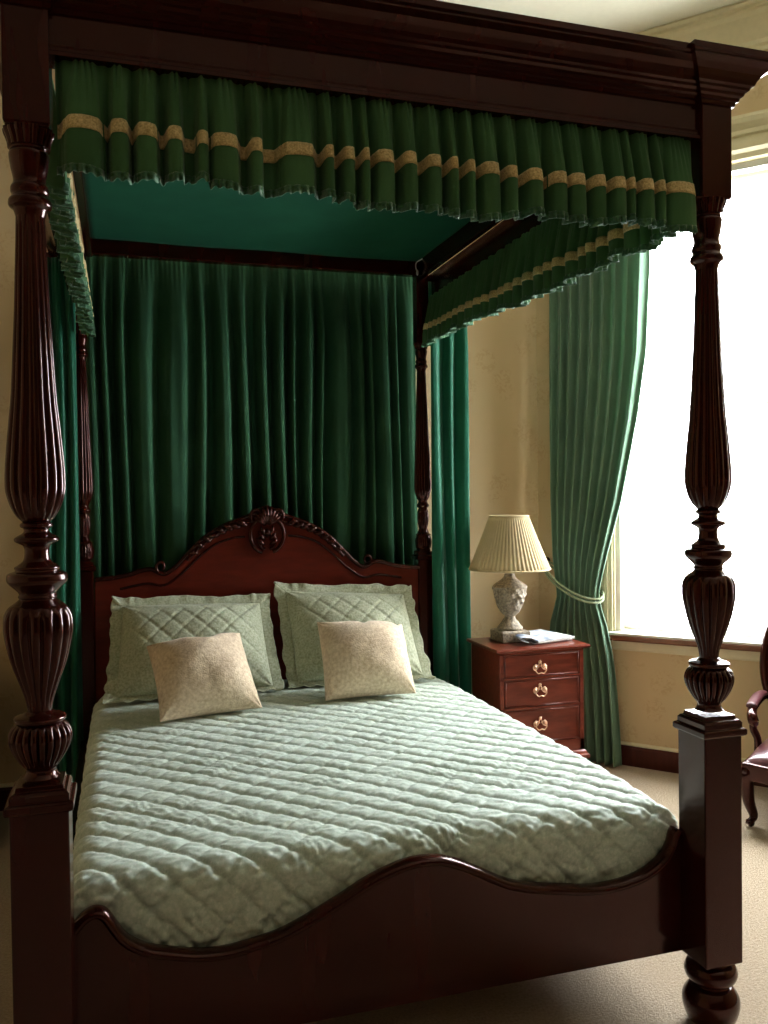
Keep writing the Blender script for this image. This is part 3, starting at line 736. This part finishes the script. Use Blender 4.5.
# ---------------------------------------------------------------- nightstand
def make_nightstand():
    ns = empty('nightstand', (2.095,1.95,0))
    x0,x1,y0,y1 = 1.872,2.318,1.737,2.080
    body = join(box(x0,x0+.022,y0,y1,.17,.70), box(x1-.022,x1,y0,y1,.17,.70), box(x0,x1,y1-.015,y1,.17,.70), box(x0,x1,y0,y1,.17,.20), box(x0,x1,y0,y0+.03,.195,.255),
                box(x0,x1,y0,y0+.03,.690,.702), box(x0,x1,y0,y0+.03,.568,.580), box(x0,x1,y0,y0+.03,.424,.437), box(x0,x1,y0,y0+.03,.25,.262))
    mesh('carcass', *body, M_NS, ns, smooth=False, bevel=.0015)
    tp = [(0,.700),(.012,.702),(.016,.706),(.024,.709),(.026,.716),(.022,.722),(0,.722)]
    cx,cy = (x0+x1)/2,(y0+y1)/2; hx,hy = (x1-x0)/2,(y1-y0)/2
    def rectstack(prof):
        V=[];F=[]
        for o,z in prof: V += [(cx-hx-o,cy-hy-o,z),(cx+hx+o,cy-hy-o,z),(cx+hx+o,cy+hy+o*.2,z),(cx-hx-o,cy+hy+o*.2,z)]
        m=len(prof)
        for i in range(m-1):
            for j in range(4): a=4*i+j; b=4*i+(j+1)%4; F.append((a,b,b+4,a+4))
        F.append((3,2,1,0)); k=4*(m-1); F.append((k,k+1,k+2,k+3)); return np.array(V),F
    mesh('top', *rectstack(tp), M_NS, ns, smooth=False)
    mesh('base_moulding', *rectstack([(0,.205),(.008,.200),(.014,.188),(.020,.182),(.020,.165),(.0,.165)]), M_NS, ns, smooth=False)
    for fx in (x0-.01,x1-.10):
        for fy in (y0-.01,y1-.06):
            ol = [(0,.166),(.11,.166),(.11,.12),(.085,.11),(.07,.08),(.075,0),(.0,0)]
            if fx > 2: ol = [(.11-a,b) for a,b in ol][::-1]
            mesh('bracket_foot', *extrude([(fx+a,b) for a,b in ol],fy,fy+.07), M_NS, ns, smooth=False, bevel=.003)
    for za,zb,zh in ((.581,.689,.623),(.438,.567,.513),(.263,.423,.352)):
        d = mesh('drawer', *join(box(x0+.026,x1-.026,y0+.004,y0+.022,za+.001,zb-.001), box(x0+.026,x1-.026,y0+.02,y1-.03,za+.01,zb-.02)), M_NS, ns, smooth=False, bevel=.002)
        bd = [(x0+.03,y0,za+.005),(x1-.03,y0,za+.005),(x1-.03,y0,zb-.005),(x0+.03,y0,zb-.005)]
        bd = [(a,y0+.001,c) for a,_,c in bd]
        mesh('cock_bead', *join(*[sweep([bd[i],bd[(i+1)%4]],.003,8) for i in range(4)]), M_NS, d)
        # pierced swan-neck handle
        hx_ = cx-.015; y = y0-.002
        hp = []
        for sg in (-1,1):
            hp.append(xf(lathe(smoothprof([(.002,-.004),(.010,0),(.011,.004),(.004,.008)],3),12),T(hx_+sg*.030,y,zh+.004,rx=PI/2)))
            hp.append(sweep(spline([(hx_+sg*.030,y-.004,zh+.018),(hx_+sg*.042,y-.003,zh+.006),(hx_+sg*.036,y-.003,zh-.012),(hx_+sg*.018,y-.003,zh-.006),(hx_+sg*.012,y-.003,zh+.010),(hx_+sg*.03,y-.003,zh+.020)],4),.0026,7))
            hp.append(sweep(spline([(hx_,y-.003,zh+.030),(hx_+sg*.008,y-.003,zh+.018),(hx_+sg*.006,y-.003,zh+.004)],4),.003,7))
        hp.append(xf(lathe(smoothprof([(.001,-.003),(.009,0),(.009,.004),(.001,.006)],3),12),T(hx_,y,zh+.032,rx=PI/2)))
        hp = [(np.column_stack([hx_+(v_[:,0]-hx_)*.84, v_[:,1], zh+(v_[:,2]-zh)*.84]),f_) for v_,f_ in hp]
        hn = mesh('handle', *join(*hp), M_BRASS, d)
        bail = spline([(hx_-.030,y-.010,zh+.004),(hx_-.034,y-.014,zh-.012),(hx_-.018,y-.016,zh-.030),(hx_,y-.017,zh-.026),(hx_+.018,y-.016,zh-.030),(hx_+.034,y-.014,zh-.012),(hx_+.030,y-.010,zh+.004)],5)
        # bail and backplate belong to one fitting
        v, f = sweep(bail,.0032,8); v[:,0] = hx_+(v[:,0]-hx_)*.84; v[:,2] = zh+(v[:,2]-zh)*.84; me = hn.data
        bm_v, bm_f = join(join(*hp), (v,f)); me.clear_geometry(); w = bm_v - wpos(hn)
        me.from_pydata([tuple(q) for q in w],[],[tuple(int(i) for i in q) for q in bm_f]); me.polygons.foreach_set('use_smooth',[True]*len(me.polygons)); me.update()
    return ns
ns1 = make_nightstand()
tag(ns1,'red mahogany three-drawer nightstand under the lamp, brass handles','nightstand','bedside chests')
ns2 = copy_tree(ns1); ns2.location = (-.62,2.12,0)
tag(ns2,'shadowed wooden nightstand half hidden behind the left front bedpost','nightstand','bedside chests')

# lamp
lx, ly = 2.030, 1.955
lamp = tag(empty('table_lamp',(lx,ly,.722)),'table lamp with cream pleated shade and carved stone urn base on the nightstand','lamp')
mesh('plinth', *xf(sqlathe([(.072,.722),(.075,.726),(.075,.772),(.070,.776),(.060,.779)]),T(lx,ly,0)), M_STONE, lamp, smooth=False, bevel=.002)
ur = smoothprof([(.060,.778),(.064,.788),(.054,.800),(.044,.812),(.030,.832),(.026,.846),(.036,.856),(.048,.870),(.060,.892),(.070,.922),(.078,.955),(.084,.985),(.086,.994),(.080,1.002),(.066,1.012),(.046,1.026),(.032,1.040),(.026,1.052),(.026,1.064),(.030,1.068)],5)
def carve(th,z,r): return 1+.05*wob(th*3/PI,z*22,77,14,1.2)*np.clip((z-.79)*60,0,1)*np.clip((1.01-z)*30,0,1)+.05*np.sin(th*9)*np.sin((z-.86)*90)*np.clip((z-.86)*20,0,1)*np.clip((1.0-z)*30,0,1)+.035*np.sin(th*14+z*160)*np.clip((z-.86)*20,0,1)*np.clip((1.0-z)*30,0,1)
mesh('urn_body', *lathe(ur,96,lx,ly,carve), M_STONE, lamp)
mesh('lamp_neck', *lathe(smoothprof([(.022,1.066),(.018,1.08),(.020,1.10),(.012,1.12),(.008,1.17),(.006,1.35)],4),24,lx,ly), M_BRASS, lamp)
def pleat(th,z,r): return 1+.014*np.sin(th*56)
zs = np.linspace(1.083,1.347,12)
sp = [(.200+(.095-.200)*((z-1.083)/.264)**.96, z) for z in zs]
V,F = lathe(sp,448,lx,ly,pleat); F = F[:-2]
shade = mesh('lamp_shade', V, F, M_SHADE, lamp, solid=.003)
for r_,z_ in ((.201,1.083),(.096,1.347)):
    mesh('shade_trim', *sweep([(lx+r_*math.cos(a),ly+r_*math.sin(a),z_) for a in np.linspace(0,2*PI,64,endpoint=False)],.005,8,closed=True), M_SHADE, shade)
mesh('shade_carrier', *join(*[sweep([(lx,ly,1.335),(lx+.1*math.cos(a),ly+.1*math.sin(a),1.342)],.002,6) for a in (0,2.1,4.2)]), M_BRASS, shade)

# magazines on the nightstand
def magazine(name,label,pts,z,th,mat):
    P = np.array(pts,float)
    o = mesh(name, *join((np.array([(x,y,z) for x,y in P]+[(x,y,z+th) for x,y in P]),[(3,2,1,0),(0,1,5,4),(1,2,6,5),(2,3,7,6),(3,0,4,7),(4,5,6,7)])), M_PAPER, loc=(*P.mean(0),z), smooth=False)
    tag(o,label,'magazine')
    c = P.mean(0); Q = c+(P-c)*1.01
    mesh('cover', np.array([(x,y,z+th) for x,y in Q]+[(x,y,z+th+.0015) for x,y in Q]),[(3,2,1,0),(0,1,5,4),(1,2,6,5),(2,3,7,6),(3,0,4,7),(4,5,6,7)], mat, o, smooth=False)
    return o
mg = magazine('magazine','closed magazine with dark edges at the bottom of the pile on the nightstand',[(2.085,1.80),(2.325,1.86),(2.285,2.10),(2.115,2.04)],.723,.007,M_SPINE)
m2 = magazine('magazine','open pale magazine with a curled cover lying on top beside the lamp',[(2.095,1.775),(2.330,1.845),(2.280,2.11),(2.12,2.07)],.7325,.008,M_PAGE)
cu = spline([(2.075,.741),(2.045,.750),(2.030,.760),(2.045,.768),(2.085,.764),(2.13,.752)],5)
def curlf(u,v):
    t = (u*(len(cu)-1)).astype(int); x = np.interp(u,np.linspace(0,1,len(cu)),cu[:,0]); z = np.interp(u,np.linspace(0,1,len(cu)),cu[:,1])
    return (x+.02*v-.030, 1.775+.10*v, z-.004)
mesh('curled_cover', *grid(curlf,30,6), M_PAGE, m2, solid=.002)

# ---------------------------------------------------------------- window curtain with tieback
zk = np.array([0,.02,.26,.45,.60,.75,.84,.90,.96,1.10,1.42,1.83,2.19,2.65,3.03])
sRk = np.array([.485,.485,.475,.462,.445,.415,.385,.372,.378,.410,.496,.577,.628,.650,.655])
sLk = np.array([.085,.085,.085,.085,.09,.10,.125,.14,.135,.118,.108,.105,.105,.105,.105])
def wcurt(u,v):
    z = 3.02+(0.012-3.02)*v
    sl = np.interp(z,zk,sLk); sr = np.interp(z,zk,sRk)
    tie = np.exp(-((z-.93)/.22)**2)
    n = 9
    w = np.sin(u*n*2*PI+.5*np.sin(z*1.5)+.8*np.sin(u*5)) + .25*np.sin(u*n*4*PI+z)
    amp = .027*(1-.45*tie)
    lead = np.exp(-((u-.97)/.05)**2)
    off = .088+amp*w*np.clip(.5+u*3,0,1)+.015*lead*(z<.85)*np.clip((.85-z)*6,0,1)
    # cloth swags down towards the tieback: slight sideways fold lean
    s = sl+(sr-sl)*np.clip(u+.010*np.sin(u*n*2*PI+1.57),0,1)
    q = P0[:2][:,None,None]+DR[:2][:,None,None]*s+NI[:2][:,None,None]*off
    return (q[0],q[1],z)
wc = tag(mesh('window_curtain', *grid(wcurt,260,110), M_WCURT, loc=W(.3,3.0,.07), solid=.002),'long sage green curtain tied back at the left of the window','curtain')
mesh('curtain_track', *wframe(box(.06,1.95,.05,.09,3.015,3.045),P0,DR,NI), M_WHITE, wc, smooth=False)
tbp = []
for dz,dr in ((0,0),(-.020,.004)):
    pts = [W(.055,1.085+dz,.03),W(.075,1.06+dz,.10),W(.12,1.015+dz,.135+dr),W(.18,.965+dz,.138+dr),W(.25,.925+dz,.138+dr),W(.32,.90+dz,.135+dr),W(.372,.895+dz,.115),W(.392,.905+dz,.08),W(.375,.93+dz,.035),W(.30,.97+dz,.016),W(.15,1.04+dz,.014),W(.06,1.08+dz,.016)]
    tbp.append(sweep(spline(pts,8),.0062,10))
tb = tag(mesh('curtain_tieback', *join(*tbp), M_ROPE, loc=W(.06,1.08,.03)),'twisted sage cord tieback looped around the window curtain','tieback')
tag(mesh('tieback_hook', *xf(join(lathe(smoothprof([(.002,0),(.016,.004),(.018,.012),(.012,.022),(.010,.05),(.017,.058),(.021,.068),(.014,.078),(.002,.080)],4),20)),np.array(Matrix.Translation(Vector(W(.055,1.085,0))) @ Vector(NI).to_track_quat('Z','Y').to_matrix().to_4x4())), M_WOOD, loc=W(.055,1.085,0)),
    'round dark wooden tieback knob on the wall by the curtain','hook')

# net curtains
def net(name,label,org,du,dn,s0,s1,zt,zb,off,seed):
    org,du,dn = map(np.array,(org,du,dn))
    def fn(u,v):
        z = zt+(zb-zt)*v; o = off+.010*np.sin(u*2*PI/.045+np.sin(u*21+seed)*2)+.003*np.sin(u*150)*np.exp(-v*14)
        return (org[0]+du[0]*u+dn[0]*o, org[1]+du[1]*u+dn[1]*o, z)
    c = org+du*(s0+s1)/2+dn*off
    o = tag(mesh(name,*grid(fn,int((s1-s0)/.006),16,s0,s1),M_NET,loc=(c[0],c[1],zt)),label,'net curtain')
    mesh('curtain_rod',*sweep([org+du*s0+dn*off+np.array([0,0,zt-.012]),org+du*s1+dn*off+np.array([0,0,zt-.012])],.004,8),M_WHITE,o)
    return o
net('net_curtain','white net curtain across the lower half of the window',P0,DR,NI,WS0+.035,WS1-.035,1.905,.735,-.035,1)
net('net_curtain','white net curtain across the upper half of the window',P0,DR,NI,WS0+.035,WS1-.035,2.99,1.93,-.035,5)

# ---------------------------------------------------------------- armchair by the window (only its edge is in the frame)
def make_chair():
    ch = empty('armchair',(0,0,0))
    sw, sd, sz = .285,.25,.285
    seat = [(-sw,-sd),(-sw*.6,-sd-.025),(sw*.6,-sd-.025),(sw,-sd),(sw*.93,sd),(-sw*.93,sd)]
    def ext(P,z0,z1):
        n=len(P); return np.array([(x,y,z0) for x,y in P]+[(x,y,z1) for x,y in P]), [tuple(range(n-1,-1,-1)),tuple(range(n,2*n))]+[(i,(i+1)%n,n+(i+1)%n,n+i) for i in range(n)]
    mesh('seat_rail', *ext(seat,sz-.075,sz), M_WOOD, ch, smooth=False, bevel=.008)
    def sf(u,v):
        hw = sw*(1-.035*(v+1)); x = u*hw*.97; y = v*sd*.97-.012*(1-u*u)*(v<0)
        return (x, y, sz-.002+.065*(np.clip(1-np.abs(u)**3,0,1)**.45)*(np.clip(1-np.abs(v)**3,0,1)**.45))
    mesh('seat_cushion', *grid(sf,36,36,-1,1,-1,1), M_LEATHER, ch)
    for sx in (-1,1):
        fl = spline([(sx*.25,-.215,sz-.01),(sx*.268,-.235,sz-.06),(sx*.262,-.228,.12),(sx*.246,-.208,.05),(sx*.252,-.222,.028),(sx*.262,-.236,.012)],6)
        rr = np.interp(np.linspace(0,1,len(fl)),[0,.2,.5,.75,.88,1],[.030,.032,.022,.014,.020,.014])
        mesh('leg', *sweep(fl,rr,12), M_WOOD, ch)
        bl = spline([(sx*.235,.21,sz-.01),(sx*.235,.22,.12),(sx*.24,.26,.012)],6)
        mesh('leg', *sweep(bl,np.interp(np.linspace(0,1,len(bl)),[0,1],[.026,.017]),10), M_WOOD, ch)
        st = spline([(sx*.235,.21,sz),(sx*.225,.235,.40),(sx*.28,.27,.53),(sx*.29,.30,.68),(sx*.25,.33,.83),(sx*.12,.345,.92),(0,.35,.94)],6)
        mesh('back_frame', *sweep(st,np.interp(np.linspace(0,1,len(st)),[0,.4,.7,1],[.022,.028,.024,.022]),12), M_WOOD, ch)
        ar = spline([(sx*.282,.265,.480),(sx*.295,.18,.475),(sx*.30,.06,.458),(sx*.29,-.02,.448),(sx*.28,-.055,.434),(sx*.275,-.045,.410),(sx*.28,-.03,.417)],6)
        am = mesh('arm', *sweep(ar,np.interp(np.linspace(0,1,len(ar)),[0,.5,.75,1],[.018,.022,.024,.012]),12), M_WOOD, ch)
        mesh('arm_pad', *sweep(spline([(sx*.29,.22,.494),(sx*.297,.16,.494),(sx*.300,.06,.480),(sx*.296,.0,.475)],5),.022,10,flat=(.6,1.1)), M_LEATHER, am)
        mesh('arm_support', *sweep(spline([(sx*.28,-.035,.425),(sx*.282,-.03,.38),(sx*.268,-.01,.33),(sx*.268,-.005,sz-.03)],6),.017,10), M_WOOD, am)
    def bf_(u,v):
        z = .36+(.90-.36)*(v+1)/2; hw = .20+.04*np.sin((v+1)/2*PI)*1.0
        hw = hw*np.where(v>.5,np.sqrt(np.clip(1-((v-.5)/.52)**2*.75,0,1)),1)
        y = .235+(z-.36)*.21
        return (u*hw, y-.045*(np.clip(1-u**2,0,1)**.5)*(np.clip(1-v**4,0,1)**.5), z)
    mesh('backrest', *grid(bf_,30,30,-1,1,-1,1), M_LEATHER, ch, solid=.02)
    return ch
chair = make_chair()
t = math.radians(-52); ct, sn = math.cos(t), math.sin(t)
fx, fy = -.262,-.236
chair.rotation_euler = (0,0,t); chair.location = (2.745-(ct*fx-sn*fy), 1.099-(sn*fx+ct*fy), 0)
tag(chair,'dark carved armchair with burgundy leather seat below the window at the right edge','armchair')

# ---------------------------------------------------------------- light, sky, camera
wd = bpy.data.worlds.new('overcast_sky'); SC.world = wd; wd.use_nodes = True
bg = wd.node_tree.nodes['Background']; bg.inputs[0].default_value = (.88,.95,1,1); bg.inputs[1].default_value = 42.0
def portal(name, org, du, dn, s0, s1, z0, z1):
    l = bpy.data.lights.new(name,'AREA'); l.shape = 'RECTANGLE'; l.size = s1-s0; l.size_y = z1-z0
    try: l.cycles.is_portal = True
    except Exception: l.energy = 0
    o = bpy.data.objects.new(name,l); C.objects.link(o)
    c = np.array(org)+np.array(du)*(s0+s1)/2+np.array(dn)*(-.21)+np.array([0,0,(z0+z1)/2])
    o.location = c; o.rotation_euler = Vector(dn).to_track_quat('-Z','Z').to_euler()
    # keep the rectangle upright: -Z into the room, X horizontal
    d = Vector(dn); q = Matrix((Vector(du), Vector((0,0,1)), Vector(du).cross(Vector((0,0,1))))).transposed()
    if (q @ Vector((0,0,-1))).dot(d) < 0: q = Matrix((-Vector(du), Vector((0,0,1)), (-Vector(du)).cross(Vector((0,0,1))))).transposed()
    o.rotation_euler = q.to_euler()
portal('daylight_portal',P0,DR,NI,WS0,WS1,WZ0,WZ1)

cam = bpy.data.cameras.new('camera'); co = bpy.data.objects.new('camera',cam); C.objects.link(co); SC.camera = co
cam.sensor_fit = 'HORIZONTAL'; cam.sensor_width = 36; cam.lens = 857.28/768*36; cam.clip_start = .05
r = Vector((0.95631458,-0.29207809,-0.01236176)); d = Vector((-0.01694066,-0.01315291,-0.99976998)); f = Vector((0.29184831,0.95630403,-0.01752632))
Mx = Matrix((r,-d,-f)).transposed().to_4x4(); Mx.translation = Vector((0.1766954,-1.9722818,1.4506597)); co.matrix_world = Mx
vs = SC.view_settings; SC.display_settings.display_device = 'sRGB'; vs.view_transform = 'Standard'; vs.look = 'None'; vs.gamma = 1; vs.use_curve_mapping = False; vs.exposure = 0.0
